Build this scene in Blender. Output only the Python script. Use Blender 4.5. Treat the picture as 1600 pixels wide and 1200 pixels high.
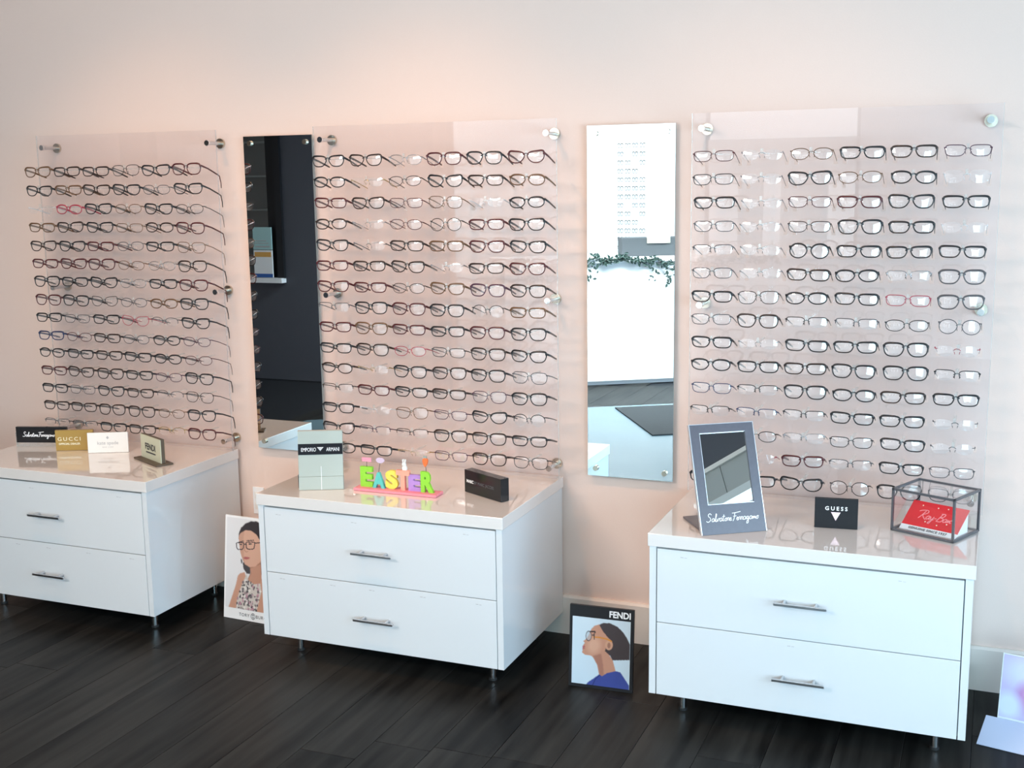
import bpy, math, random
import numpy as np
from mathutils import Vector, Matrix
R = math.radians
scn = bpy.context.scene
COL = scn.collection
for o in list(bpy.data.objects): bpy.data.objects.remove(o)

# ---------------------------------------------------------------- camera
CX, CY, CZ = 1.8303625, -3.9131471, 1.6427826
YAW, PITCH, ROLL, FPX = 22.285297, -9.750543, -0.809438, 1855.47856
cam = bpy.data.cameras.new('camera'); cam_o = bpy.data.objects.new('camera', cam); COL.objects.link(cam_o)
ya, pi_, ro = R(YAW), R(PITCH), R(ROLL)
fwd = Vector((-math.sin(ya)*math.cos(pi_), math.cos(ya)*math.cos(pi_), math.sin(pi_)))
rt = Vector((math.cos(ya), math.sin(ya), 0)); up = rt.cross(fwd)
rt2 = rt*math.cos(ro) + up*math.sin(ro); up2 = up*math.cos(ro) - rt*math.sin(ro)
m = Matrix((rt2, up2, -fwd)).transposed().to_4x4(); m.translation = Vector((CX, CY, CZ))
cam_o.matrix_world = m
cam.sensor_fit = 'HORIZONTAL'; cam.sensor_width = 36; cam.lens = FPX/1600*36; cam.clip_start = .05
scn.camera = cam_o

# ---------------------------------------------------------------- light, exposure
w = bpy.data.worlds.new('world'); scn.world = w; w.use_nodes = True
w.node_tree.nodes['Background'].inputs[0].default_value = (.75, .88, 1, 1)
w.node_tree.nodes['Background'].inputs[1].default_value = .6
def area(name, loc, target, sx, sy, power, color, spread=180):
    l = bpy.data.lights.new(name, 'AREA'); l.shape = 'RECTANGLE'; l.size = sx; l.size_y = sy
    l.energy = power; l.color = color; l.spread = R(spread)
    o = bpy.data.objects.new(name, l); COL.objects.link(o); o.location = loc
    o.rotation_euler = (Vector(target)-Vector(loc)).to_track_quat('-Z', 'Y').to_euler(); return o
area('window_daylight', (3.55, -2.65, 1.11), (0, -2.4, .9), 3.4, 1.5, 135, (.52, .78, 1.0))
area('shopfront_daylight', (2.75, -6.9, 1.45), (1.2, 0, .8), 1.2, 2.2, 74, (.52, .86, 1.0))
area('desk_window_daylight', (-.15, -7.75, 1.58), (-.15, -3, 1.58), 1.7, 1.5, 16, (.9, .97, 1.0))
area('ceiling_panel_light', (-.6, -2.6, 2.84), (-.6, -2.6, 0), 3.6, .6, 12, (1.0, .74, .54))
area('desk_fill_light', (-.3, -4.1, 2.86), (-.9, -5.4, 0.6), 2.0, .6, 135, (.86, .97, 1.0), 110)  # unseen fill, added to brighten the desk in the mirror
area('back_wall_fill', (-1.4, -6.7, 2.88), (-1.5, -7.2, 1.2), 1.4, .4, 20, (.9, .98, 1.0))  # extra unseen fill that whitens the far wall above the desk
area('recess_fill_light', (-.7, -4.0, 2.4), (-.2, 0, .5), 1.2, .5, 46, (1.0, .86, .78))  # unseen fill added for the dark wall recesses between cabinets
def spot(name, loc, target, power, color, ang=75, r=.05):
    l = bpy.data.lights.new(name, 'SPOT'); l.energy = power; l.color = color; l.spot_size = R(ang); l.spot_blend = 1.0
    l.shadow_soft_size = r
    o = bpy.data.objects.new(name, l); COL.objects.link(o); o.location = loc
    o.rotation_euler = (Vector(target)-Vector(loc)).to_track_quat('-Z', 'Y').to_euler(); return o
for i, (x, p) in enumerate(((-1.22, 46), (-.1, 64), (1.1, 36))):
    spot('track_spot', (x, -1.35, 2.85), (x, -.15, .75), p, (1.0, .54, .27), 78)
scn.view_settings.view_transform = 'Standard'; scn.view_settings.look = 'None'
scn.view_settings.gamma = 1; scn.view_settings.use_curve_mapping = False
scn.view_settings.exposure = 0.14
try:
    scn.cycles.transparent_max_bounces = 32; scn.cycles.max_bounces = 10
    scn.cycles.caustics_reflective = False; scn.cycles.caustics_refractive = False
except Exception: pass

# ---------------------------------------------------------------- materials
def mat(name, color, rough=.5, metal=0, noise=None, bump=0, coat=0, spec=.5, emit=None, objrand=0):
    m = bpy.data.materials.new(name); m.use_nodes = True; nt = m.node_tree; b = nt.nodes['Principled BSDF']
    b.inputs['Base Color'].default_value = (*color, 1); b.inputs['Roughness'].default_value = rough
    b.inputs['Metallic'].default_value = metal; b.inputs['Specular IOR Level'].default_value = spec
    b.inputs['Coat Weight'].default_value = coat; b.inputs['Coat Roughness'].default_value = .04
    if noise:
        sc, amt = noise
        tc = nt.nodes.new('ShaderNodeTexCoord'); n = nt.nodes.new('ShaderNodeTexNoise'); n.inputs['Scale'].default_value = sc
        n.inputs['Detail'].default_value = 6
        nt.links.new(tc.outputs['Object'], n.inputs['Vector'])
        r = nt.nodes.new('ShaderNodeMapRange'); r.inputs[3].default_value = 1-amt; r.inputs[4].default_value = 1+amt
        nt.links.new(n.outputs['Fac'], r.inputs[0])
        v = nt.nodes.new('ShaderNodeVectorMath'); v.operation = 'SCALE'; v.inputs[0].default_value = color
        nt.links.new(r.outputs[0], v.inputs['Scale']); nt.links.new(v.outputs[0], b.inputs['Base Color'])
        if bump:
            bp = nt.nodes.new('ShaderNodeBump'); bp.inputs['Strength'].default_value = bump; bp.inputs['Distance'].default_value = .002
            nt.links.new(n.outputs['Fac'], bp.inputs['Height']); nt.links.new(bp.outputs[0], b.inputs['Normal'])
    return m
def clear(name, tint=(1, 1, 1), base=.0, rough=.0, haze=0.0, hazec=(1, 1, 1), gl=1.0):
    m = bpy.data.materials.new(name); m.use_nodes = True; nt = m.node_tree; nt.nodes.clear()
    out = nt.nodes.new('ShaderNodeOutputMaterial'); t = nt.nodes.new('ShaderNodeBsdfTransparent'); t.inputs[0].default_value = (*tint, 1)
    g = nt.nodes.new('ShaderNodeBsdfGlossy'); g.inputs['Roughness'].default_value = rough; g.inputs[0].default_value = (gl, gl, gl, 1)
    lw = nt.nodes.new('ShaderNodeLayerWeight'); lw.inputs[0].default_value = .5
    f = nt.nodes.new('ShaderNodeMath'); f.operation = 'POWER'; f.inputs[1].default_value = 5; nt.links.new(lw.outputs['Facing'], f.inputs[0])
    a = nt.nodes.new('ShaderNodeMath'); a.operation = 'ADD'; a.inputs[1].default_value = base+.035; a.use_clamp = True
    nt.links.new(f.outputs[0], a.inputs[0])
    mx = nt.nodes.new('ShaderNodeMixShader'); nt.links.new(a.outputs[0], mx.inputs[0]); nt.links.new(t.outputs[0], mx.inputs[1]); nt.links.new(g.outputs[0], mx.inputs[2])
    last = mx
    if haze:
        d = nt.nodes.new('ShaderNodeBsdfDiffuse'); d.inputs[0].default_value = (*hazec, 1)
        m2 = nt.nodes.new('ShaderNodeMixShader'); m2.inputs[0].default_value = haze
        nt.links.new(mx.outputs[0], m2.inputs[1]); nt.links.new(d.outputs[0], m2.inputs[2]); last = m2
    nt.links.new(last.outputs[0], out.inputs[0]); return m
M = {}
M['wall'] = mat('wall_paint', (.83, .655, .575), .85, noise=(220, .02), bump=.12)
M['white_wall'] = mat('white_paint', (.88, .89, .90), .8)
M['charcoal'] = mat('charcoal_paint', (.075, .080, .098), .6)
M['ceiling'] = mat('ceiling_paint', (.55, .55, .54), .9)
M['base'] = mat('baseboard_paint', (.82, .73, .66), .45)
M['lam'] = mat('white_laminate', (.80, .82, .83), .12, coat=.4)
M['lamtop'] = mat('gloss_top_warm_lit', (.85, .80, .76), .07, coat=.9)  # same white laminate as the fronts, warm spot light mixed into its colour
M['gap'] = mat('dark_grey_plate', (.25, .26, .27), .7)
M['chrome'] = mat('chrome', (.78, .78, .78), .12, 1)
M['steel'] = mat('brushed_steel', (.62, .62, .64), .28, 1)
M['brass'] = mat('warm_steel', (.66, .58, .46), .22, 1)
M['rubber'] = mat('black_rubber', (.02, .02, .02), .6)
M['acrylic'] = clear('clear_acrylic', (.985, .98, .985), haze=.025, hazec=(.9, .9, .95))
M['acrylic_edge'] = clear('acrylic_edge', (.90, .93, .93), base=.1, haze=.15)
M['acryblk'] = clear('acrylic_block', (.93, .95, .94), base=.03, haze=.10)
M['reflect_tint'] = clear('acrylic_painted_reflection', (.8, .84, .82), base=.05, rough=.15, haze=.80, hazec=(.50, .56, .51))  # grey-green reflection of the header painted into the haze colour
M['lens'] = clear('demo_lens', (.97, .97, .975), base=.07, haze=.07, hazec=(1, 1, 1))
M['glass'] = clear('case_glass', (.985, .99, .995), base=.0)
M['mirror'] = mat('mirror_silver', (.90, .95, .96), .0, 1)
M['mirror_edge'] = mat('mirror_edge_glass', (.28, .40, .42), .15)
M['black'] = mat('black_gloss', (.018, .019, .021), .18)
M['blackm'] = mat('black_satin', (.018, .019, .022), .45, spec=.22)
M['band'] = mat('band_black', (.012, .013, .018), .55, spec=.15)
M['slate'] = mat('slate_lacquer', (.115, .115, .14), .3, noise=(90, .12))
M['slate_edge'] = mat('silver_edge', (.75, .77, .80), .25, .6)
M['whitep'] = mat('white_print', (.93, .94, .95), .5)
M['creamc'] = mat('cream_card', (.86, .83, .78), .5)
M['greyp'] = mat('grey_print', (.48, .46, .46), .5)
M['ink'] = mat('black_ink', (.02, .02, .03), .5)
M['gold'] = mat('gold_card', (.42, .26, .06), .3, .2)
M['goldp'] = mat('pale_gold_print', (.98, .93, .70), .4)
M['sage'] = mat('sage_board', (.60, .62, .47), .5)
M['bronze'] = mat('bronze_board', (.10, .075, .05), .45)
M['red'] = mat('red_card', (.85, .02, .03), .35)
M['redp'] = mat('pink_red_print', (1.0, .35, .38), .4)
M['pinkp'] = mat('pale_pink_print', (.95, .72, .80), .5)
M['darksteel'] = mat('dark_metal_frame', (.17, .18, .20), .35, .7)
def plank_mat():
    m = bpy.data.materials.new('dark_oak_vinyl'); m.use_nodes = True; nt = m.node_tree; b = nt.nodes['Principled BSDF']
    tc = nt.nodes.new('ShaderNodeTexCoord'); mp = nt.nodes.new('ShaderNodeMapping'); mp.inputs['Scale'].default_value = (26, 1.6, 1)
    oi = nt.nodes.new('ShaderNodeObjectInfo'); ad = nt.nodes.new('ShaderNodeVectorMath'); ad.operation = 'ADD'
    cm = nt.nodes.new('ShaderNodeVectorMath'); cm.operation = 'SCALE'; cm.inputs['Scale'].default_value = 3.1
    nt.links.new(oi.outputs['Location'], cm.inputs[0])
    nt.links.new(tc.outputs['Object'], ad.inputs[0]); nt.links.new(cm.outputs[0], ad.inputs[1]); nt.links.new(ad.outputs[0], mp.inputs[0])
    n = nt.nodes.new('ShaderNodeTexNoise'); n.inputs['Scale'].default_value = 1; n.inputs['Detail'].default_value = 5
    nt.links.new(mp.outputs[0], n.inputs['Vector'])
    mp2 = nt.nodes.new('ShaderNodeMapping'); mp2.inputs['Scale'].default_value = (5, .9, 1); nt.links.new(ad.outputs[0], mp2.inputs[0])
    n2 = nt.nodes.new('ShaderNodeTexNoise'); n2.inputs['Scale'].default_value = 1; n2.inputs['Detail'].default_value = 2
    nt.links.new(mp2.outputs[0], n2.inputs['Vector'])
    a = nt.nodes.new('ShaderNodeMath'); a.operation = 'ADD'; nt.links.new(n.outputs['Fac'], a.inputs[0]); nt.links.new(n2.outputs['Fac'], a.inputs[1])
    rr = nt.nodes.new('ShaderNodeMath'); rr.operation = 'MULTIPLY_ADD'; rr.inputs[1].default_value = .22
    nt.links.new(oi.outputs['Random'], rr.inputs[0]); nt.links.new(a.outputs[0], rr.inputs[2])
    cr = nt.nodes.new('ShaderNodeValToRGB'); e = cr.color_ramp.elements
    mr = nt.nodes.new('ShaderNodeMapRange'); mr.inputs[1].default_value = .8; mr.inputs[2].default_value = 1.45
    nt.links.new(rr.outputs[0], mr.inputs[0]); nt.links.new(mr.outputs[0], cr.inputs[0])
    e[0].color = (.004, .004, .0042, 1); e[1].color = (.037, .036, .033, 1)
    nt.links.new(cr.outputs[0], b.inputs['Base Color']); b.inputs['Roughness'].default_value = .40; b.inputs['Specular IOR Level'].default_value = .10
    bp = nt.nodes.new('ShaderNodeBump'); bp.inputs['Strength'].default_value = .25; bp.inputs['Distance'].default_value = .001
    nt.links.new(n.outputs['Fac'], bp.inputs['Height']); nt.links.new(bp.outputs[0], b.inputs['Normal'])
    return m
M['plank'] = plank_mat()
def vcol_mat(name, rough=.35):
    m = bpy.data.materials.new(name); m.use_nodes = True; nt = m.node_tree
    a = nt.nodes.new('ShaderNodeVertexColor'); a.layer_name = 'Col'
    nt.links.new(a.outputs[0], nt.nodes['Principled BSDF'].inputs['Base Color']); nt.nodes['Principled BSDF'].inputs['Roughness'].default_value = rough
    return m
M['print'] = vcol_mat('printed_picture')

# ---------------------------------------------------------------- mesh builder
class MB:
    def __init__(s): s.v = []; s.f = []
    def add(s, vs, fs):
        o = len(s.v); s.v += [tuple(x) for x in vs]; s.f += [tuple(i+o for i in f) for f in fs]; return s
    def box(s, x0, x1, y0, y1, z0, z1, T=None):
        vs = [(x, y, z) for x in (x0, x1) for y in (y0, y1) for z in (z0, z1)]
        if T: vs = [T(*v) for v in vs]
        return s.add(vs, [(0, 1, 3, 2), (4, 6, 7, 5), (0, 4, 5, 1), (2, 3, 7, 6), (0, 2, 6, 4), (1, 5, 7, 3)])
    def tube(s, pts, r, n=6, closed=False, caps=True, up=(0, 1, 0), flat=1.0):
        # r: radius or list; cross section: r across the plane, r*flat along 'up'
        P = [Vector(p) for p in pts]; N = len(P); U = Vector(up)
        rs = r if isinstance(r, (list, tuple)) else [r]*N
        vs = []
        for i, p in enumerate(P):
            a = P[(i-1) % N] if (closed or i > 0) else P[i]; b = P[(i+1) % N] if (closed or i < N-1) else P[i]
            t = (b-a).normalized(); sd = t.cross(U)
            if sd.length < 1e-4: sd = t.cross(Vector((1, 0, 0)))
            sd.normalize(); u2 = sd.cross(t).normalized()
            for k in range(n):
                an = 2*math.pi*k/n; vs.append(p + sd*(rs[i]*math.cos(an)) + u2*(rs[i]*flat*math.sin(an)))
        fs = []
        for i in range(N if closed else N-1):
            for k in range(n):
                fs.append((i*n+k, i*n+(k+1) % n, ((i+1) % N)*n+(k+1) % n, ((i+1) % N)*n+k))
        if not closed and caps: fs += [tuple(range(n))[::-1], tuple((N-1)*n+k for k in range(n))]
        return s.add(vs, fs)
    def cyl(s, a, b, r, n=16, r2=None):
        a = Vector(a); b = Vector(b); d = (b-a).normalized()
        upv = (0, 0, 1) if abs(d.z) < .9 else (0, 1, 0)
        return s.tube([a, b], [r, r if r2 is None else r2], n, up=upv)
    def prism(s, poly, d0, d1, T):
        # poly of (u,v) extruded between depth d0 and d1 through T(u,depth,v)
        n = len(poly); vs = [T(u, d0, v) for u, v in poly] + [T(u, d1, v) for u, v in poly]
        return s.add(vs, [tuple(range(n)), tuple(range(2*n-1, n-1, -1))] + [(i, n+i, n+(i+1) % n, (i+1) % n) for i in range(n)])
    def mesh(s, name, smooth=False):
        me = bpy.data.meshes.new(name); me.from_pydata(s.v, [], s.f); me.validate()
        if smooth: me.polygons.foreach_set('use_smooth', [True]*len(me.polygons))
        me.update(); return me
def fixn(me):
    import bmesh
    b = bmesh.new(); b.from_mesh(me); bmesh.ops.recalc_face_normals(b, faces=b.faces); b.to_mesh(me); b.free(); return me
def link(name, me, material=None, parent=None, loc=(0, 0, 0), rot=(0, 0, 0), bevel=0, label=None):
    o = bpy.data.objects.new(name, me); COL.objects.link(o); o.location = loc; o.rotation_euler = rot
    if material is not None:
        if not me.materials: me.materials.append(material)
        else: o.material_slots[0].link = 'OBJECT'; o.material_slots[0].material = material
    if parent: o.parent = parent
    if bevel:
        bm_ = o.modifiers.new('bevel', 'BEVEL'); bm_.width = bevel; bm_.segments = 2; bm_.limit_method = 'ANGLE'
    if label: o['label'] = label
    return o
def obj(name, mb, material, parent=None, smooth=False, bevel=0, label=None, loc=(0, 0, 0), rot=(0, 0, 0)):
    return link(name, fixn(mb.mesh(name, smooth)), material, parent, loc, rot, bevel, label)
def thing(name, label, cat, loc=(0, 0, 0), rz=0, group=None):
    o = bpy.data.objects.new(name, None); COL.objects.link(o); o.location = loc; o.rotation_euler = (0, 0, rz)
    o['label'] = label; o['category'] = cat; o.empty_display_size = .05
    if group: o['group'] = group
    return o
def tag(o, label, cat, group=None):
    o['label'] = label; o['category'] = cat
    if group: o['group'] = group
    return o
def struct(name, mb, material, bevel=0, parent=None):
    o = obj(name, mb, material, parent, bevel=bevel)
    if parent is None: o['kind'] = 'structure'
    return o
def text(body, parent, material, T, u, v, size, align='CENTER', shear=0, bold=0, spacing=1.0, sx=1.0, name='lettering', d=-.0009, d1=-.0001, label=None):
    """flat raised letters on a board; T maps (u, depth, v) of the board to local coordinates"""
    c = bpy.data.curves.new('t', 'FONT'); c.body = body; c.size = size; c.align_x = align; c.shear = shear; c.offset = bold
    c.space_character = spacing; c.resolution_u = 3
    o = bpy.data.objects.new('t', c); COL.objects.link(o); dg = bpy.context.evaluated_depsgraph_get(); dg.update()
    me = bpy.data.meshes.new_from_object(o.evaluated_get(dg)); bpy.data.objects.remove(o)
    for vv in me.vertices:
        x, y, _ = vv.co; vv.co = Vector(T(u + x*sx, d, v + y))
    return link(name, me, material, parent, label=label)
def strokes(paths, parent, material, T, u, v, size, wd, name='lettering', shear=.0, d=-.0006):
    mb = MB()
    for pth in paths:
        pts = [Vector((a, b, 0)) for a, b in pth]; sm = []
        for i in range(len(pts)-1):
            p0 = pts[max(i-1, 0)]; p1 = pts[i]; p2 = pts[i+1]; p3 = pts[min(i+2, len(pts)-1)]
            for k in range(4):
                t = k/4; sm.append(.5*((2*p1)+(-p0+p2)*t+(2*p0-5*p1+4*p2-p3)*t*t+(-p0+3*p1-3*p2+p3)*t**3))
        sm.append(pts[-1])
        q = [Vector(T(u+(p.x+shear*p.y)*size, d, v+p.y*size)) for p in sm]
        n0 = Vector(T(0, 1, 0))-Vector(T(0, 0, 0))
        mb.tube(q, wd, 4, up=tuple(n0), flat=.4)
    return obj(name, mb, material, parent)

# ---------------------------------------------------------------- setting
floor = struct('floor', MB().box(-5.2, 3.4, -7.6, 0.0, -.06, -.006), M['blackm'])
pl = MB()
PW, PL = .183, 1.22
pl.add([(0.0004, .0004, -.0007), (PW-.0004, .0004, -.0007), (PW-.0004, PL-.0004, -.0007), (.0004, PL-.0004, -.0007),
        (.0014, .0014, 0), (PW-.0014, .0014, 0), (PW-.0014, PL-.0014, 0), (.0014, PL-.0014, 0),
        (.0004, .0004, -.006), (PW-.0004, .0004, -.006), (PW-.0004, PL-.0004, -.006), (.0004, PL-.0004, -.006)],
       [(4, 5, 6, 7), (0, 1, 5, 4), (1, 2, 6, 5), (2, 3, 7, 6), (3, 0, 4, 7), (8, 9, 1, 0), (9, 10, 2, 1), (10, 11, 3, 2), (11, 8, 0, 3), (11, 10, 9, 8)])
plm = pl.mesh('plank'); plm.materials.append(M['plank'])
far = MB(); rnd = random.Random(4)
for i in range(-15, 17):
    off = rnd.random()*PL
    y1 = -off if off > .25 else -off-.25
    y = 0.0; first = True
    x = i*PW
    rows = [(0, -y1)] if False else []
    yy = -y1-PL if False else None
    ys = []; cur = y1
    ys.append((0.0, y1))
    while cur > -7.4: ys.append((cur, cur-PL)); cur -= PL
    for (a, b) in ys:
        if a > -4.9 and x > -2.95 and x < 2.9:
            o = bpy.data.objects.new('plank', plm); COL.objects.link(o); o.parent = floor; o.location = (x, b, 0)
            o.scale = (1, (a-b)/PL, 1)
struct('wall_back', MB().box(-5.2, 3.4, 0, .12, 0, 2.95), M['wall'])
struct('baseboard_back', MB().prism([(-.016, 0), (0, 0), (0, .147), (-.010, .147), (-.016, .139)], -5.2, 3.4, lambda u, d, v: (d, u, v)), M['base'])
struct('ceiling', MB().box(-5.2, 3.4, -7.6, .12, 2.95, 3.05), M['ceiling'])
struct('wall_left', MB().box(-5.3, -5.2, -7.6, .12, 0, 2.95), M['wall'])
# right wall with a big window (outside the frame, source of the cool light)
struct('wall_right', MB().box(3.4, 3.5, -7.6, -4.4, 0, 2.95).box(3.4, 3.5, -.95, .12, 0, 2.95).box(3.4, 3.5, -4.4, -.7, 0, .35), M['white_wall'])
struct('wall_right', MB().box(3.4, 3.5, -4.4, -.7, 2.125, 2.95), M['charcoal'])
struct('trim_1', MB().box(3.385, 3.5, -4.4, -.7, 2.10, 2.125), M['creamc'])
hd = struct('trim_2', MB().box(3.4, 3.5, -4.4, -1.856, 1.925, 2.10).box(3.4, 3.5, -1.850, -.95, 1.925, 2.10).box(3.405, 3.5, -1.856, -1.85, 1.925, 2.1), mat('grey_header', (.42, .45, .44), .6))
struct('trim_3', MB().box(3.38, 3.5, -4.4, -.7, 1.88, 1.925), mat('pale_header', (.68, .74, .74), .5))
struct('window_1', MB().box(3.42, 3.48, -4.4, -4.34, .35, 1.88).box(3.42, 3.48, -1.01, -.95, .35, 1.88).box(3.42, 3.48, -2.83, -2.77, .35, 1.88).box(3.42, 3.48, -4.4, -.95, .35, .41), M['darksteel'])
# front side: charcoal partition with an interior window on the left, white wall behind the desk, shop window
WY = -4.6
wxa, wxb, wz = -4.9, -3.66, .86
struct('wall_front', MB().box(-5.2, wxa, WY-.12, WY, 0, 2.95).box(wxb, -2.1, WY-.12, WY, 0, 2.95).box(wxa, wxb, WY-.12, WY, 0, wz-.03).box(wxa, wxb, WY-.12, WY, 2.5, 2.95), M['charcoal'])
w2 = struct('window_2', MB().box(wxb-.06, wxb+.0, WY-.02, WY+.03, wz, 2.5).box(wxb-.15, wxb-.07, WY-.10, WY+.0, wz, 2.5).box(wxa, wxb, WY-.1, WY+.02, 2.44, 2.5), M['blackm'])
struct('sill', MB().box(wxa, wxb+.0, WY-.12, WY+.07, wz-.035, wz+.005), M['whitep'], parent=w2)
struct('pane', MB().box(wxa, wxb-.15, WY-.06, WY-.054, wz, 2.45), M['glass'], parent=w2)
struct('wall_side', MB().box(-2.22, -2.1, -7.6, WY, 0, 2.95), M['white_wall'])
struct('wall_far', MB().box(-5.2, -.8, -7.7, -7.6, 0, 2.95).box(-.8, .62, -7.7, -7.6, 0, .9).box(-.8, .62, -7.7, -7.6, 2.27, 2.95).box(-.8, .62, -7.7, -7.6, 1.64, 1.99).box(-.48, -.26, -7.7, -7.6, .9, 1.64).box(-.08, .34, -7.7, -7.6, .9, 1.64).box(.62, 3.4, -7.7, -7.6, 0, 2.95), M['white_wall'])
struct('window_3', MB().box(-.8, -.77, -7.66, -7.6, .9, 2.27).box(.59, .62, -7.66, -7.6, .9, 2.27).box(-.8, .62, -7.66, -7.6, .88, .9), M['darksteel'])
# painted floor glare and a dark mat reflected in the tall mirror
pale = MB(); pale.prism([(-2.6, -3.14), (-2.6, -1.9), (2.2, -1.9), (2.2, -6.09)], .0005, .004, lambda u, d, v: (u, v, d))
struct('floor_glare_patch', pale, mat('painted_floor_glare', (.14, .22, .26), .25, noise=(3, .06)))
e1 = Vector((.55, -.34, 0)).normalized(); e2 = Vector((.34, .55, 0)).normalized(); c0 = Vector((-.68, -4.22, .004))
mt = MB().box(0, 1.6, 0, .96, 0, .008, T=lambda x, y, z: tuple(c0+e1*x+e2*y+Vector((0, 0, z))))
tag(obj('floor_mat', mt, mat('charcoal_carpet', (.05, .055, .06), .95, noise=(400, .5), bump=.4)), 'dark grey entrance mat on painted floor glare, seen in right wall mirror', 'mat')
# reception desk
dk = thing('reception_desk', 'white reception desk seen in the right wall mirror', 'desk', (-1.19, -5.06, 0), math.atan2(-.39, .61))
obj('desk_body', MB().box(-.6, 2.0, -.6, -.03, .0, .985), M['white_wall'], dk)
obj('desk_front', MB().box(-.6, 2.0, -.03, 0, .035, .985), M['white_wall'], dk)
obj('desk_top', MB().box(-.62, 2.05, -.62, .03, .985, 1.02), M['whitep'], dk, bevel=.003)
dkm = Matrix.Translation((-1.19, -5.06, 0)) @ Matrix.Rotation(math.atan2(-.39, .61), 4, 'Z')
def dp(x, y, z): return tuple(dkm @ Vector((x, y, z)))
rnd = random.Random(9)
gl_ = MB(); sp = []
for k in range(60): sp.append(dp(-.5+k*.036, .036+.012*math.sin(k*1.3), 1.0+.018*math.sin(k*.9)-.02*math.sin(k*.23)))
gl_.tube(sp, .006, 5)
gar = obj('garland_stem', gl_, mat('garland_stem_green', (.03, .05, .035), .7)); tag(gar, 'leafy green garland along the white desk top, in the mirror', 'garland'); gar.name = 'leaf_garland'
lf = MB()
for k in range(620):
    a = rnd.randrange(60); c = Vector(sp[a])+Vector((rnd.uniform(-.03, .03), rnd.uniform(0, .03), rnd.uniform(-.17, .03) if (rnd.random() < .75 and math.sin(a*.21) > -.3) else rnd.uniform(-.03, .03)))
    s_ = rnd.uniform(.012, .024); an = rnd.uniform(0, 6.28)
    d1 = Vector((math.cos(an)*e1.x, math.cos(an)*e1.y, math.sin(an)))*s_; d2 = Vector((-math.sin(an)*e1.x, -math.sin(an)*e1.y, math.cos(an)))*s_*.5; n_ = e2*.006
    lf.add([c-d1, c+d2+n_, c+d1, c-d2+n_], [(0, 1, 2, 3)])
lo = link('leaves', lf.mesh('leaves'), mat('garland_leaf', (.03, .06, .05), .7), gar); lo['kind'] = 'stuff'
bb = thing('desk_sign_box', 'dark grey box with pale gold flap standing on reception desk, in mirror', 'box', dp(.62, -.2, 1.02), math.atan2(-.39, .61))
obj('box_body', MB().box(-.28, .28, -.06, .06, 0, .15), mat('desk_box_dark', (.05, .055, .06), .6), bb, bevel=.004)
obj('box_flap', MB().box(-.07, .12, .055, .075, .105, .16), M['goldp'], bb)

# posters standing on the inner window sill, shelves behind
rk = thing('display_shelving', 'grey display shelving behind the inner window, seen in the left mirror', 'shelves', (-5.1, -5.6, 0))
obj('back_panel', MB().box(0, 1.3, -.02, 0, 0, 2.6), mat('shelf_grey', (.22, .26, .26), .5), rk)
for k in range(5): obj('shelf', MB().box(0, 1.3, 0, .28, .8+k*.30, .815+k*.30), mat('shelf_pale', (.42, .50, .50), .4), rk)
ps = mat('poster_teal', (.42, .66, .66), .5); po_ = mat('poster_orange', (.75, .40, .10), .5)
for k, (zz, hh, c, lab) in enumerate(((.87, .225, M['whitep'], 'white leaflet board with orange and blue bands on the sill, in left mirror'), (1.10, .185, ps, 'pale teal leaflet board above the white one, in left mirror'))):
    t = thing('leaflet_board', lab, 'poster', (-3.80, WY+.075-.03, zz))
    obj('board', MB().box(-.13, .05, 0, .012, 0, hh), c, t)
    if k == 0:
        obj('orange_band', MB().box(-.12, .04, .012, .013, .17, .21), po_, t); obj('blue_band', MB().box(-.13, .05, .012, .013, 0, .03), mat('poster_blue', (.03, .12, .4), .5), t)
    else: obj('text_lines', MB().box(-.11, .02, .012, .013, .05, .056).box(-.11, .0, .012, .013, .07, .076).box(-.11, .03, .012, .013, .02, .03), M['greyp'], t)

# ---------------------------------------------------------------- drawer cabinets
W, H0, ZT, YF, YB = .92, .0842, .5937, -.585, -.0185
ZM = .3157
CABX = (-1.878, -.4925, .899)
def make_cabinet(x0, label, marks):
    t = thing('drawer_cabinet', label, 'cabinet', (x0, 0, 0), group='white display cabinets under the eyewear racks')
    body = MB().box(.005, .0255, YF+.005, YB, H0, ZT-.0405).box(W-.0255, W-.005, YF+.005, YB, H0, ZT-.0405)
    body.box(.0255, W-.0255, YF+.03, YB, H0, ZT-.0405)
    obj('body', body, M['lam'], t)
    obj('worktop', MB().box(0, W, YF, YB, ZT-.040, ZT), M['lamtop'], t, bevel=.0015)
    for k, (a, b) in enumerate(((ZM+.0013, ZT-.0465), (H0, ZM-.0013))):
        dr = obj('drawer', MB().box(.0285, W-.0285, YF+.005, YF+.026, a, b), M['lam'], t, bevel=.0008)
        zc = .428 if k == 0 else .1965
        h = MB().box(.382, .532, YF-.030, YF-.022, zc-.004, zc+.004)
        for xx in (.41, .50): h.cyl((xx, YF-.023, zc+.001), (xx, YF+.006, zc+.001), .0045, 10)
        obj('handle', h, M['steel'], dr, bevel=.001)
        sc = MB()
        for (xx, dz) in marks[k]: 
            sc.box(xx, xx+.009, YF+.0042, YF+.0052, b-dz-.0008, b-dz+.0006).box(xx+.012, xx+.020, YF+.0042, YF+.0052, b-dz-.0012, b-dz-.0002)
        obj('scuff_marks', sc, M['greyp'], dr)
    obj('bottom_plate', MB().box(.03, W-.03, YF+.05, YB-.02, H0-.004, H0), M['gap'], t).name = 'underside'  # thin dark grey plate under the body
    for xx in (.088, W-.088):
        for yy in (YF+.105, YB-.09):
            l = obj('leg', MB().cyl((xx, yy, .008), (xx, yy, H0), .0105, 16), M['chrome'], t, smooth=False)
            obj('foot', MB().cyl((xx, yy, 0), (xx, yy, .008), .014, 16), M['rubber'], l)
    return t
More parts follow.
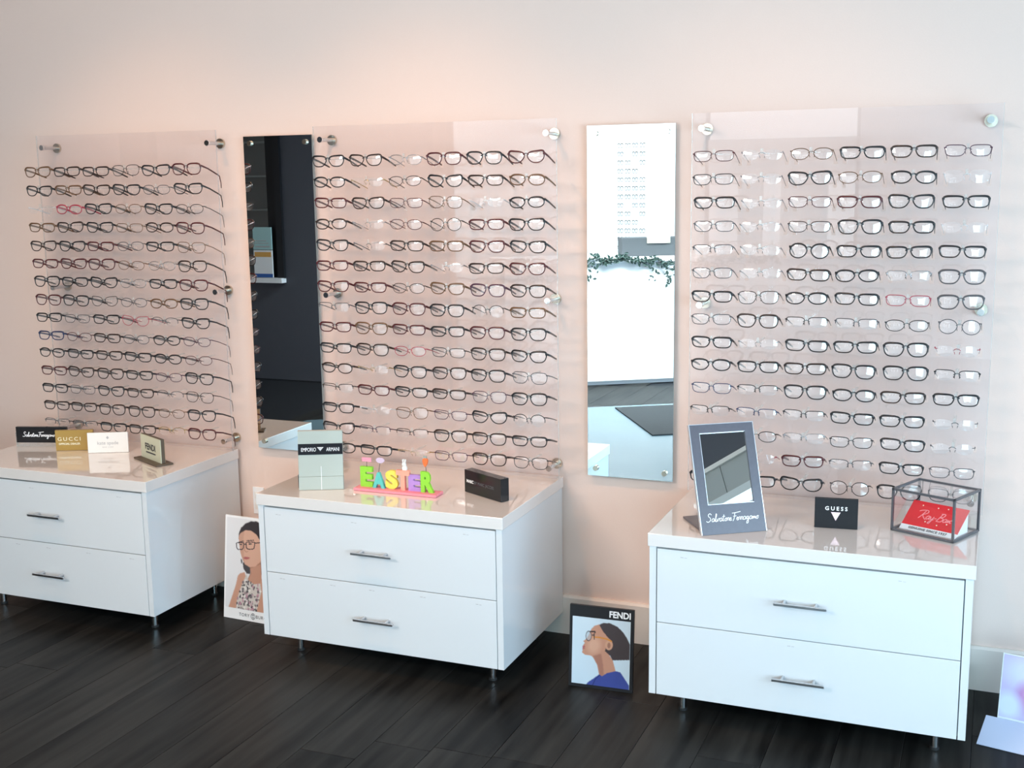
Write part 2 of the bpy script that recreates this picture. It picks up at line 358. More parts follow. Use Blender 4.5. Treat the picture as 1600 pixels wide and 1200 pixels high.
m0 = [[(.075, .022), (.37, .022), (.78, .021)], [(.08, .018), (.28, .018), (.43, .018), (.62, .018), (.82, .018)]]
make_cabinet(CABX[0], 'white two-drawer gloss cabinet at the left, four brand signs on its top', m0)
make_cabinet(CABX[1], 'white two-drawer gloss cabinet in the middle, EASTER letters on its top', m0)
make_cabinet(CABX[2], 'white two-drawer gloss cabinet at the right, slate mirror and glass case on top', [[(.10, .02), (.72, .02)], [(.42, .02)]])

# ---------------------------------------------------------------- acrylic racks
NR = 15
LX = [-1.718+.1435*k for k in range(6)]; MX = [-.388+.151*k for k in range(6)]; RX = [.995+.1478*k for k in range(6)]
RACKS = [('left', -1.812, .872, LX), ('middle', CABX[1]-.018, .944, MX), ('right', CABX[2]-.0, .925, RX)]
def zrow(px, cols): return px
# row heights, taken from the photograph at the rightmost (or fourth) column
def unproj_z(u, v, y):
    d = fwd + rt2*((u-800)/FPX) - up2*((v-600)/FPX); return (Vector((CX, CY, CZ)) + d*((y-CY)/d.y)).z
VL = [264.5, 295, 326.3, 356.4, 386.5, 415.6, 445, 476.1, 504.8, 534.7, 563.2, 592.4, 620.5, 649.6, 678.5]
VM = [244.6, 281.5, 315.4, 350.8, 385.2, 420.3, 454.7, 488.8, 523, 557.3, 591, 624.5, 657.3, 690.6, 723]
VR = [239.2, 277.5, 315.6, 354.2, 393, 431, 468.7, 506, 543.6, 581, 618, 655.2, 692, 728, 764]
ZR = []
for vs, u0, u1 in ((VL, 292.5, 312), (VM, 824, 826), (VR, 1350, 1336)):
    zs = [unproj_z(u0+(u1-u0)*i/14, v, -.19) for i, v in enumerate(vs)]
    A = np.polyfit(range(15), zs, 2); ZR.append([.35*z+.65*float(np.polyval(A, i)) for i, z in enumerate(zs)])
SLX, SLZ, SLH = .060, -.017, .018
PY0, PY1 = -.0835, -.0785
def rack(idx, name, x0, w_, cols, zs, label):
    t = thing('eyewear_rack', label, 'display rack', (0, 0, 0), group='clear acrylic eyewear racks')
    hw = .006
    xl = [x0]; slx = set()
    for c in cols:
        pass
    cuts = []
    for c in cols:
        for s in (-1, 1): cuts.append(c+s*SLX)
    cuts.sort(); mg = []
    for c in cuts:      # merge close slots of neighbours
        if mg and c-hw < mg[-1][1]+.003: mg[-1][1] = c+hw
        else: mg.append([c-hw, c+hw])
    xs = [x0]
    for a, b in mg: xs += [a, b]
    xs.append(x0+w_)
    zl = [.6]
    for z in sorted(zs): zl += [z+SLZ-SLH/2-.004, z+SLZ+SLH/2]
    zl.append(1.845)
    nx, nz = len(xs), len(zl); V = []; F = []
    for y in (PY0, PY1):
        for j in range(nz):
            for i in range(nx): V.append((xs[i], y, zl[j]))
    def vi(s, i, j): return s*nx*nz+j*nx+i
    solid = lambda i, j: 0 <= i < nx-1 and 0 <= j < nz-1 and not (i % 2 == 1 and j % 2 == 1)
    E = []
    for j in range(nz-1):
        for i in range(nx-1):
            if not solid(i, j): continue
            F.append((vi(0, i, j), vi(0, i+1, j), vi(0, i+1, j+1), vi(0, i, j+1))); F.append((vi(1, i, j), vi(1, i, j+1), vi(1, i+1, j+1), vi(1, i+1, j)))
            for (di, dj, a, b) in ((-1, 0, (i, j), (i, j+1)), (1, 0, (i+1, j+1), (i+1, j)), (0, -1, (i+1, j), (i, j)), (0, 1, (i, j+1), (i+1, j+1))):
                if not solid(i+di, j+dj): F.append((vi(0, *a), vi(0, *b), vi(1, *b), vi(1, *a)))
    me = bpy.data.meshes.new('panel'); me.from_pydata(V, [], F); me.update(); fixn(me)
    link('panel', me, M['acrylic'], t)
    obj('panel_edge', MB().box(x0+w_, x0+w_+.0015, PY0, PY1, .6, 1.845), M['acrylic_edge'], t)
    obj('panel_edge', MB().box(x0-.0015, x0, PY0, PY1, .6, 1.845), M['acrylic_edge'], t)
    for xx in (x0+.032, x0+w_-.034):
        for zz in (1.797, 1.230, .637):
            so = obj('standoff', MB().cyl((xx, -.0008, zz), (xx, PY1, zz), .007, 14), M['steel'], t, smooth=False)
            obj('wall_disc', MB().cyl((xx, -.0006, zz), (xx, -.010, zz), .019, 24), M['brass'], so)
            obj('cap', MB().cyl((xx, PY0, zz), (xx, PY0-.010, zz), .0105, 20), M['chrome'], so)
    return t
PEG = MB().box(-.004, .004, 0, .105, 0, .004).box(-.004, .004, -.003, 0, 0, .016)
pegm = fixn(PEG.mesh('peg')); pegm.materials.append(M['acryblk'])

# ---------------------------------------------------------------- eyeglasses
SH = {  # width, height, superellipse exponent, wedge (wider top), outer-top lift, drop of outline centre
 'R': (.0520, .0305, 3.3, .09, .0012, 'rectangular'),
 'W': (.0515, .0350, 2.8, .155, .0030, 'wayfarer-shaped'),
 'O': (.0510, .0320, 2.3, .05, .0006, 'oval'),
 'C': (.0525, .0355, 2.4, .16, .0065, 'cat-eye'),
 'Q': (.0520, .0380, 2.9, .11, .0010, 'square'),
 'U': (.0475, .0410, 2.1, .02, .0002, 'round')}
GAP = .0165
def outline(sh, side, off=0.0, n=30):
    a, b, ex, wd, lift, _ = SH[sh]; pts = []
    for k in range(n):
        t = 2*math.pi*k/n; c, s = math.cos(t), math.sin(t)
        x = (a*.52+off)*math.copysign(abs(c)**(2/ex), c); z = (b/2+off)*math.copysign(abs(s)**(2/ex), s)
        x *= 1+wd*(z/(b/2)); 
        if z > 0: z += lift*max(0, x/(a/2))**2*(z/(b/2))*1.2 - (.0015 if sh in 'CW' else 0)*max(0, -x/(a/2))
        if z < 0 and x < 0: x += .0035*(-z/(b/2))*(-x/(a/2))
        cx = a/2+GAP/2
        pts.append((side*(cx+x), .0045*((cx+x)/.06)**2, z))
    return pts
def glasses_meshes(sh, rim):
    a, b, ex, wd, lift, _ = SH[sh]
    r = .0019 if rim == 'f' else .00115
    fr = MB()
    hz = b*.30; ep = []
    for sd in (-1, 1):
        p = outline(sh, sd, r*.6); n = len(p)
        if rim in 'ft':
            rs = []
            for q in p:
                z = q[2]/(b/2); out = max(0, (abs(q[0])-(a/2+GAP/2))/(a/2))
                rs.append(r*(1+ (.45*max(0, z)+.35*out*max(0, z) if rim == 'f' else .15*max(0, z))))
            fr.tube(p, rs, 6, closed=True, up=(0, 1, 0), flat=1.1)
        elif rim == 'h':
            half = [q for q in p[:n//2+2]]
            if p[-1][2] > -.006: half = [p[-1]]+half
            fr.tube(half, .0013, 6, up=(0, 1, 0))
        # end piece and hinge
        hx_ = max(abs(q[0]) for q in p)
        hh = .0030 if rim == 'f' else .0014
        T_ = lambda x, y, z: (sd*x, y, z)
        if rim == 'x': ep.append(MB().tube([(sd*(hx_-.006), .004, hz*.6), (sd*(hx_+.001), .0045, hz*.7), (sd*(hx_+.003), .010, hz*.7)], .0011, 5))
        else: fr.box(hx_-.004, hx_+.0032, .0025, .0085, hz-hh, hz+hh, T=T_)
        # nose pads
        if rim != 'f': fr.tube([(sd*(GAP/2+.001), .003, -b*.05), (sd*.0075, .009, -b*.12), (sd*.0065, .009, -b*.30)], .0009, 5)
    # bridge
    br = .0021 if rim == 'f' else .0011
    zb = b*.24 if rim == 'f' else b*.14
    fr.tube([(-GAP/2-.002, .0006, zb-.002), (-GAP/4, -.0002, zb+.0022), (0, -.0004, zb+.0032), (GAP/4, -.0002, zb+.0022), (GAP/2+.002, .0006, zb-.002)], br, 6)
    fm = fixn(fr.mesh('frame_front', True))
    lm = []
    for sd in (-1, 1):
        p = outline(sh, sd, 0); c = Vector((sd*(a/2+GAP/2), -.0008, 0)); vs = [c]+[Vector(q) for q in p]; n = len(p)
        lmb = MB().add(vs, [(0, 1+k, 1+(k+1) % n) for k in range(n)]); lm.append(fixn(lmb.mesh('lens', True)))
    tm = []
    hx_ = max(abs(q[0]) for q in outline(sh, 1, r*.6))
    for sd in (-1, 1):
        x0 = sd*(hx_+.0018); xe = sd*SLX
        sl = -.20; hh = (.0037, .0024) if rim == 'f' else (.0019, .0014)
        wd_ = .0013 if rim == 'f' else .0009
        P = [(x0, .007, hz), (x0+(xe-x0)*.4, .05, hz+sl*.043), (xe, .112, hz*.5+sl*.09-.004), (xe, .125, hz*.4+sl*.108-.005), (xe*.985, .1335, -.045), (xe*.97, .137, -.066)]
        q = MB().tube(P, [wd_*1.2, wd_*1.1]+[wd_]*4, 6, up=(0, 0, 1), flat=hh[0]/wd_*.8)
        tm.append(fixn(q.mesh('temple', True)))
    for sd in (-1, 1):      # hooked just behind the panel, tip tucked
        x0 = sd*(hx_+.0018); xe = sd*SLX
        P = [(x0, .007, hz), (x0+(xe-x0)*.4, .05, hz+sl*.043), (xe, .108, hz+sl*.118), (xe, .116, hz+sl*.128)]
        q = MB().tube(P, [wd_*1.25, wd_*1.15, wd_*.95, wd_*.85], 6, up=(0, 0, 1), flat=hh[0]/wd_*.9)
        tm.append(fixn(q.mesh('temple', True)))
    return fm, lm, tm, [fixn(e.mesh('end_piece', True)) for e in ep]
FCOL = {'k': ((.012, .012, .014), 'black'), 'd': ((.030, .016, .012), 'dark brown'), 'b': ((.15, .075, .035), 'brown tortoise'),
        'r': ((.085, .013, .016), 'burgundy'), 'p': ((.075, .026, .05), 'plum'), 'g': ((.085, .08, .085), 'gunmetal'),
        's': ((.42, .40, .40), 'silver'), 'o': ((.55, .38, .16), 'gold'), 'n': ((.02, .035, .10), 'navy'),
        'c': ((.42, .05, .08), 'coral red'), 'w': ((.72, .70, .70), 'clear')}
FM = {k: mat('frame_'+v[1].replace(' ', '_'), v[0], .25, metal=(.8 if k in 'so' else 0)) for k, v in FCOL.items()}
TM = {k: FM[k] for k in FM}
cache = {}
GRID = ["""bWf dRf dRf dQt kWf rQf
kWf bRf dWf kWf gOt kWf
wRx cOf kWf bOt kWf dOt
bRf dWf kWf bRt dOf rQf
dWf kWf rRf gOt kRf bQt
rRf rWf rQf bOt sOt dQf
kQf kRf kCf sOt kRf rQf
rQf kQf kCt gOt bOf kQf
kRf gRt kRf cCt gOh kWf
nRf rOt dRf gOt kOf pOt
kOf kRf dRf kRf kOf rOt
rRf dWf dQf kRf pOt kQf
kRf gRt kWf dRf gOh dQt
dRf dRf dQf dQf bOt kQf
gRh kRh kRf dRf oOh rQf""", """kWf dWf sOt rQf kQf rCf
kOf oRx dOt kCf dRf bOf
rRf dWf rRt bQt wRx kOf
dOf sRx rOt dUt rRf kWf
kWf gRx dRf bRf rWf kWf
rRf dRf dWf sOx dRf rWf
rWf rRf dOt bWf pQf dQf
gRh kQf rQf kQf kUh bRf
rRf bQf rRf kRf rQf kQf
kRf dQf cOt kRt dQf kWf
dOf oOx kQf dQf kQf gQt
dRh rRf kRf dRf pQt kQf
kRf wOx bQt pRt kCf kUh
kCf pRh dRh dQf dQf kRf
kOf kRf oOx pRt dQf kQt""", """rRt sOx bOt kRf dRf pRt
kRt sOx kWf bOt kOf wQx
kRf sOx rRt rRf kWf kRf
gRt sOx dRt kQf kRf wOx
gRh sOx kUf kRf kRf kRf
gRt sRx dRf kOf sRh gQf
kRf dQt kOf kRf cRt gQf
gRt dQf dRh gRh kOt gUt
kRf sOx kRf kRf kQf cOx
kOf kRf dRf kQf kQf kRh
nRt kRh kQf kOf dRf kRf
kRh nRh kRh kRf kRf gOx
kRf kOt sRh kRt kRf gOx
kRf cOx rRf gRh kRf gRt
kRf kRf kCf dUt kQf gQt"""]
ROWN = ['top', 'second', 'third', 'fourth', 'fifth', 'sixth', 'seventh', 'eighth', 'ninth', 'tenth', 'eleventh', 'twelfth', 'thirteenth', 'fourteenth', 'bottom']
COLN = ['leftmost', 'second', 'third', 'fourth', 'fifth', 'rightmost']
RIMN = {'f': 'thick-rimmed', 't': 'thin-rimmed', 'h': 'half-rim', 'x': 'rimless'}
rnd = random.Random(21)
RL = ['clear acrylic rack of eyeglasses at the left, above the left cabinet', 'clear acrylic rack of eyeglasses between the two tall mirrors', 'clear acrylic rack of eyeglasses at the right, right of the bright mirror']
for ri, (nm, x0, w_, cols) in enumerate(RACKS):
    rk_ = rack(ri, nm, x0, w_, cols, ZR[ri], RL[ri])
    for i, line in enumerate(GRID[ri].split('\n')):
        for j, code in enumerate(line.split()):
            c, sh, rim = code
            if (sh, rim) not in cache: cache[(sh, rim)] = glasses_meshes(sh, rim)
            fm, lm, tm, eps = cache[(sh, rim)]
            x = cols[j]+rnd.uniform(-.0025, .0025); z = ZR[ri][i]+rnd.uniform(-.0015, .0015)
            lab = f"{FCOL[c][1]} {RIMN[rim]} {SH[sh][5]} eyeglasses, {ROWN[i]} row, {COLN[j]} on {nm} rack"
            t = thing('eyeglasses', lab, 'eyeglasses', (x, -.19, z), rnd.uniform(-.012, .012), f'eyeglasses on the {nm} acrylic rack')
            t.rotation_euler = (R(-3)+rnd.uniform(-.02, .02), rnd.uniform(-.022, .022), rnd.uniform(-.01, .01))
            link('frame_front', fm, FM[c], t)
            for me in eps: link('end_piece', me, FM[c], t)
            for me in lm: link('lens', me, M['lens'], t)
            for me in ([tm[2], tm[1]] if (ri == 0 and j == 5) else tm[2:4]): link('temple', me, TM[c], t)
            pg = link('peg', pegm, M['acryblk'], rk_, (cols[j], -.189, ZR[ri][i]-.012+.0165))

fs = MB()
for i in range(13):
    for j in range(4):
        if (i*7+j*5) % 6 == 0 and j > 0: continue
        fm = cache[('R', 'f')][0][0] if False else cache[('R', 'f')][0]
        o_ = Vector((-1.66+.075*j+.35*0, -7.54, 1.96-.083*i)); base_ = len(fs.v)
        fs.add([Vector((v.co.x*.42, -v.co.y, v.co.z*1.1))+o_ for v in fm.vertices], [tuple(p.vertices) for p in fm.polygons])
fo = link('eyeglasses', fs.mesh('far_eyeglasses'), mat('far_frames', (.01, .01, .012), .8, spec=.1)); tag(fo, 'tiny far-off eyeglasses on the white wall behind the desk, in right mirror', 'eyeglasses'); fo['kind'] = 'stuff'

# ---------------------------------------------------------------- wall mirrors
def wall_mirror(x0, x1, label):
    t = thing('wall_mirror', label, 'mirror', (0, 0, 0), group='tall narrow wall mirrors')
    z0, z1 = .6086, 1.8193
    obj('mirror_glass', MB().box(x0, x1, -.0245, -.0240, z0, z1), M['mirror'], t)
    obj('mirror_backing', MB().box(x0, x1, -.0239, -.019, z0, z1), M['mirror_edge'], t)
    for xx in (x0+.030, x1-.028):
        for zz in (z1-.026, z0+.028):
            s_ = obj('standoff', MB().cyl((xx, 0, zz), (xx, -.0189, zz), .008, 14), M['steel'], t)
            obj('cap', MB().cyl((xx, -.0246, zz), (xx, -.033, zz), .0095, 20), M['brass'], s_)
wall_mirror(-.8556, -.5538, 'tall narrow wall mirror reflecting the charcoal wall, beside the left rack')
wall_mirror(.5226, .8295, 'tall narrow wall mirror reflecting the bright white desk')
# wall outlet behind the left cabinet gap
t = thing('wall_outlet', 'small white wall outlet low between left and middle cabinets', 'outlet', (-.893, 0, .382))
obj('plate', MB().box(-.016, .036, -.006, 0, -.056, .056), M['whitep'], t, bevel=.002)
obj('socket', MB().box(-.006, .026, -.008, -.006, .008, .036).box(-.006, .026, -.008, -.006, -.036, -.008), M['creamc'], t)

# ---------------------------------------------------------------- boards (fitted positions)
def board(name, label, cat, x, y, z, phi, tilt=0, group=None):
    t = thing(name, label, cat, (x, y, z), R(phi), group); a = R(tilt); ca, sa = math.cos(a), math.sin(a)
    return t, (lambda u, d, v: (u, v*sa+d*ca, v*ca-d*sa))
def slab(u0, u1, d0, d1, v0, v1, T, mb=None): return (mb or MB()).box(u0, u1, d0, d1, v0, v1, T=T)
# cursive letters as pen strokes
def cursive(word):
    L = {'S': ([[(.75, .95), (.5, 1.15), (.25, 1.0), (.3, .75), (.6, .5), (.55, .15), (.2, 0), (-.05, .15)]], .8), 'a': ([[(.4, .4), (.2, .45), (.02, .2), (.15, 0), (.35, .15), (.42, .42), (.40, .08), (.55, .08)]], .52),
         'l': ([[(0, .1), (.25, .9), (.15, 1.05), (.08, .5), (.15, 0), (.32, .1)]], .30), 'v': ([[(0, .4), (.12, .02), (.3, .42), (.45, .36)]], .42),
         't': ([[(.15, .9), (.08, .1), (.25, .05)], [(-.1, .6), (.35, .66)]], .3), 'o': ([[(.2, .42), (.02, .2), (.15, 0), (.33, .18), (.22, .42), (.42, .36)]], .42),
         'r': ([[(0, .05), (.08, .42), (.28, .38), (.24, .1), (.36, .05)]], .34), 'e': ([[(0, .15), (.28, .3), (.16, .42), (.03, .2), (.15, 0), (.38, .12)]], .37),
         'F': ([[(-.1, 1.0), (.5, 1.05), (1.25, 1.15)], [(.35, 1.02), (.25, .3), (.05, -.1)], [(.1, .55), (.6, .6)]], .62), 'g': ([[(.35, .4), (.12, .42), (.05, .15), (.3, .15), (.36, .42), (.3, -.4), (.05, -.5), (.15, -.15), (.52, .15)]], .5),
         'm': ([[(0, .05), (.06, .4), (.12, .1), (.24, .4), (.3, .1), (.42, .38), (.46, .06), (.58, .1)]], .56), 'R': ([[(-.35, .85), (0, 1.05), (.6, 1.1), (.75, .85), (.5, .6), (.2, .55)], [(.4, 1.0), (.25, .5), (.0, -.05)], [(.25, .55), (.5, .2), (.9, -.1)]], .85),
         'y': ([[(0, .4), (.1, .1), (.3, .15), (.38, .45), (.25, -.4), (.05, -.45), (.2, -.1), (.5, .1)]], .48), 'B': ([[(.3, 1.05), (.15, .5), (0, -.05)], [(.1, 1.0), (.6, 1.0), (.55, .65), (.2, .52), (.65, .4), (.5, 0), (.0, -.02)]], .72),
         'n': ([[(0, .05), (.08, .4), (.14, .08), (.3, .4), (.36, .06), (.55, .12)]], .52), '-': ([[(0, .25), (.3, .27)]], .4), ' ': ([], .12)}
    out = []; x = 0
    for ch in word:
        st, w2_ = L[ch]
        for p in st: out.append([(a+x, b) for a, b in p])
        x += w2_
    return out, x
def script(word, parent, material, T, u, v, width, wd, shear=.15, hs=1.0):
    st, w_ = cursive(word); s_ = width/w_
    TT = lambda a, d, b: T(a, d, v+(b-v)*hs)
    return strokes(st, parent, material, TT, u, v, s_, wd, shear=shear)

# slate counter mirror
t, T = board('counter_mirror', 'slate grey framed counter mirror with white script, tilted on right cabinet', 'mirror', 1.060, -.560, ZT+.001, 34.5, 21.4)
fw, fh = .203, .332
gu0, gu1, gv0, gv1 = .030, .176, .090, .305
fr = slab(0, gu0, 0, .010, 0, fh, T); slab(gu1, fw, 0, .010, 0, fh, T, fr); slab(gu0, gu1, 0, .010, 0, gv0, T, fr); slab(gu0, gu1, 0, .010, gv1, fh, T, fr)
obj('frame', fr, M['slate'], t)
ed = slab(-.0025, 0, -.001, .011, 0, fh, T); slab(fw, fw+.002, -.001, .011, 0, fh, T, ed); slab(-.0025, fw+.002, -.001, .011, fh, fh+.002, T, ed)
obj('edge_trim', ed, M['slate_edge'], t, label='bright silver edge strip')
iv = slab(gu0-.0018, gu0, -.0012, .004, gv0, gv1, T); slab(gu0-.0018, gu1, -.0012, .004, gv1, gv1+.0018, T, iv); slab(gu0-.0018, gu1, -.0012, .004, gv0-.0018, gv0, T, iv)
obj('inner_bead', iv, M['slate_edge'], t, label='thin bright bead around the glass')
obj('mirror_glass', slab(gu0, gu1, .004, .006, gv0, gv1, T), M['mirror'], t)
obj('back_panel', slab(gu0, gu1, .0062, .010, gv0, gv1, T), M['slate'], t)
obj('stand_base', MB().box(.01, fw-.01, .03, .19, 0, .006).prism([(.012, .004), (.188, .004), (.125, .26), (.112, .26)], .09, .11, lambda u, d, v: (d, u, v)), M['slate'], t)
script('Salvatore Ferragamo', t, M['whitep'], T, .018, .038, .166, .0010, hs=1.08)

# triangle sign
t, T = board('brand_sign', 'small black counter sign with pale pink inverted triangle, on right cabinet', 'sign', 1.356, -.361, ZT+.001, 6.7)
obj('board', slab(0, .126, 0, .012, 0, .092, T), M['blackm'], t, bevel=.0008)
text('GUESS', t, M['whitep'], T, .063, .056, .0165, bold=.0004, spacing=1.55)
sg = MB()
obj('triangle_emblem', MB().prism([(.048, .050), (.076, .050), (.062, .024)], -.001, .0, T), M['pinkp'], t)

# glass case with red card
cs = thing('glass_case', 'small metal-edged glass case holding a red card, on right cabinet', 'display case', (1.577, -.313, ZT+.001), R(-24))
cw, cd, chh, cr = .190, .160, .123, .0032
for a, b in [((0, 0, 0), (cw, 0, 0)), ((0, cd, 0), (cw, cd, 0)), ((0, 0, 0), (0, cd, 0)), ((cw, 0, 0), (cw, cd, 0)), ((0, 0, chh), (cw, 0, chh)), ((0, cd, chh), (cw, cd, chh)), ((0, 0, chh), (0, cd, chh)), ((cw, 0, chh), (cw, cd, chh)),
             ((0, 0, 0), (0, 0, chh)), ((cw, 0, 0), (cw, 0, chh)), ((0, cd, 0), (0, cd, chh)), ((cw, cd, 0), (cw, cd, chh))]:
    lo_ = [min(a[k], b[k])-cr for k in range(3)]; hi_ = [max(a[k], b[k])+cr for k in range(3)]
    obj('frame_bar', MB().box(lo_[0], hi_[0], lo_[1], hi_[1], lo_[2]+cr, hi_[2]+cr), M['darksteel'], cs)
g = .0006
for bx in ((cr, cw-cr, -g, g, cr*2, chh), (cr, cw-cr, cd-g, cd+g, cr*2, chh), (-g, g, cr, cd-cr, cr*2, chh), (cw-g, cw+g, cr, cd-cr, cr*2, chh), (cr, cw-cr, cr, cd-cr, chh+cr-g, chh+cr+g)):
    obj('pane', MB().box(*bx), M['glass'], cs)
obj('case_floor', MB().box(cr, cw-cr, cr, cd-cr, cr-g, cr+g), M['glass'], cs)
t, T = board('red_card', 'glossy red card on a white stand, leaning back inside the glass case', 'card', 1.5925, -.2985, ZT+.0062, -24.0, 52)
obj('card', slab(.004, .178, 0, .003, .019, .112, T), M['red'], t)
obj('card_foot', slab(.004, .178, .0, .003, .0, .0185, T), M['whitep'], t, label='white lower strip with dark lettering')
obj('card_side', MB().prism([(.013, .002), (.0865, .0615), (.086, .002)], .006, .012, lambda u, d, v: (d, u, v)).prism([(.013, .002), (.0865, .0615), (.086, .002)], .168, .175, lambda u, d, v: (d, u, v)), M['whitep'], t)
text('GENUINE SINCE 1937', t, M['ink'], T, .090, .0055, .0115, bold=.0003, spacing=1.1)
script('Ray-Ban', t, M['redp'], T, .044, .050, .100, .0013, hs=1.15)
dots = MB()
for (a, b) in ((.04, .097), (.088, .097), (.118, .100), (.135, .045), (.108, .035), (.145, .062), (.07, .04)): dots.prism([(a+.0022*math.cos(k), b+.0022*math.sin(k)) for k in [i*1.0472 for i in range(6)]], -.0006, 0, T)
obj('confetti_dots', dots, M['goldp'], t)

# acrylic stand with black band
t, T = board('brand_stand', 'tall pale acrylic stand with a black lettered band, on middle cabinet', 'sign', -.369, -.503, ZT+.001, 25.1, 7.6)
aw, ah = .153, .204
obj('upper_block', slab(0, aw, 0, .016, .046, ah, T), M['reflect_tint'], t, bevel=.0008)
obj('lower_block', slab(0, aw, -.001, .030, 0, .0455, T), M['reflect_tint'], t, bevel=.0008)
obj('top_edge', slab(0, aw, .0, .016, ah, ah+.003, T), mat('tan_edge', (.42, .34, .26), .4), t)
obj('band', slab(0, aw, -.0012, 0, .122, .160, T), M['band'], t, label='black band with white lettering')
obj('seam', slab(aw/2+.001, aw/2+.0025, -.0018, -.0011, 0, .082, T), M['whitep'], t)
obj('support_foot', MB().box(-.006, .004, .035, .065, 0, .045), M['blackm'], t)
T2 = lambda u, d, v: T(u, d-.0012, v)
text('EMPORIO', t, M['whitep'], T2, .010, .1335, .0190, 'LEFT', sx=.66, spacing=.96)
text('ARMANI', t, M['whitep'], T2, .143, .1335, .0190, 'RIGHT', sx=.66, spacing=.96)
eg = MB()
for k in range(4): eg.prism([(.0655+k*.003, .1475-k*.0035), (.088-k*.003, .1475-k*.0035), (.086-k*.003, .1455-k*.0035), (.0675+k*.003, .1455-k*.0035)], -.0021, -.0012, T)
obj('wing_emblem', eg, M['whitep'], t)

# black box sign
t, T = board('brand_block', 'black rectangular box sign angled at right end of middle cabinet', 'sign', .181, -.328, ZT+.001, -27.6)
obj('block', slab(0, .195, 0, .034, 0, .078, T), M['black'], t, bevel=.001)
text('MARC', t, M['whitep'], T, .012, .036, .0145, 'LEFT', bold=.0006, sx=.95)
text('BY MARC JACOBS', t, mat('dim_grey_print', (.14, .15, .16), .4), T, .053, .036, .0145, 'LEFT', sx=.92)

# EASTER decoration
t, T = board('easter_sign', 'pastel EASTER letter ornament on a pink base, middle cabinet', 'ornament', -.188, -.428, ZT+.001, 0.2)
def glitter(name, c): return mat(name, c, .55, noise=(900, .35), bump=.5)
base = obj('base', MB().box(-.002, .312, -.012, .048, 0, .009), glitter('pink_glitter', (.95, .30, .36)), t, bevel=.001)
LET = [('E', .036, .071, .30, (.30, .72, .05), 1), ('A', .079, .055, .0, (.12, .62, .55), 0), ('S', .122, .066, .0, (.92, .78, .12), 1), ('T', .162, .070, 0, (.98, .42, .30), 0), ('E', .200, .057, 0, (.48, .28, .68), 1), ('R', .243, .072, 0, (.30, .74, .05), 0)]
for i, (ch, u, h, _, c, dd) in enumerate(LET):
    u = u*1.13-.001
    cu = bpy.data.curves.new('t', 'FONT'); cu.body = ch; cu.size = 1; cu.align_x = 'CENTER'; cu.offset = .055; cu.extrude = .5; cu.resolution_u = 4
    o = bpy.data.objects.new('t', cu); COL.objects.link(o); dg = bpy.context.evaluated_depsgraph_get(); dg.update()
    me = bpy.data.meshes.new_from_object(o.evaluated_get(dg)); bpy.data.objects.remove(o)
    xs_ = [v.co.x for v in me.vertices]; ys_ = [v.co.y for v in me.vertices]; x0_, x1_, y0_, y1_ = min(xs_), max(xs_), min(ys_), max(ys_)
    wid = .047 if ch != 'T' else .050
    for v in me.vertices:
        v.co = Vector((u-.004+((v.co.x-x0_)/(x1_-x0_)-.5)*wid, .010+dd*.004+(v.co.z+.5)*.012, .009+(v.co.y-y0_)/(y1_-y0_)*h))
    link('letter', me, glitter('glitter_letter', c), t, label={0: 'lime green letter E', 1: 'turquoise letter A', 2: 'yellow letter S', 3: 'coral letter T', 4: 'purple letter E', 5: 'lime green letter R'}[i])
wire = mat('wire', (.10, .09, .08), .5)
def pick(u, h, top, shape, c, lab, lean=0):
    u = u*1.13-.004
    o = obj('wire_pick', MB().tube([(u, .018, h-.004), (u+lean*.4, .018, (h+top)/2), (u+lean, .018, top)], .0011, 5), wire, t)
    tp = lambda a, d, b: (u+lean+a, .018+d, top+b)
    mb = MB()
    if shape == 'tag': mb.box(-.017, .018, -.002, .002, -.002, .012, T=tp)
    elif shape == 'egg': mb.prism([(.016*math.cos(k*.5236), .007+.010*math.sin(k*.5236)) for k in range(12)], -.002, .002, tp)
    elif shape == 'bunny':
        mb.prism([(.009*math.cos(k*.5236)+.006, -.012+.012*math.sin(k*.5236)) for k in range(12)], -.003, .003, tp)
        mb.prism([(.007*math.cos(k*.5236)+.004, .002+.007*math.sin(k*.5236)) for k in range(12)], -.003, .003, tp)
        mb.prism([(-.001, .006), (.002, .006), (.003, .020), (-.002, .019)], -.002, .002, tp).prism([(.005, .006), (.009, .006), (.012, .019), (.007, .020)], -.002, .002, tp)
    else: mb.prism([(0, -.004), (.006, .004), (.0095, .015), (.009, .022), (.004, .027), (-.004, .027), (-.009, .022), (-.0095, .015), (-.006, .004)], -.004, .004, tp)
    obj('topper', mb, c, o, label=lab)
pick(.036, .078, .100, 'tag', glitter('pink_tag', (.98, .38, .50)), 'pink tag on a wire')
pick(.076, .062, .099, 'egg', glitter('lilac_egg', (.72, .58, .74)), 'pale lilac egg on a wire', .008)
pick(.155, .078, .097, 'bunny', mat('bunny_white', (.85, .87, .84), .5), 'white bunny on a wire', .006)
pick(.238, .080, .100, 'carrot', glitter('orange_carrot', (.98, .20, .05)), 'orange carrot on a wire', -.003)
obj('carrot_top', MB().box(.255, .267, .016, .020, .126, .134), mat('carrot_green', (.35, .42, .38), .5), t)

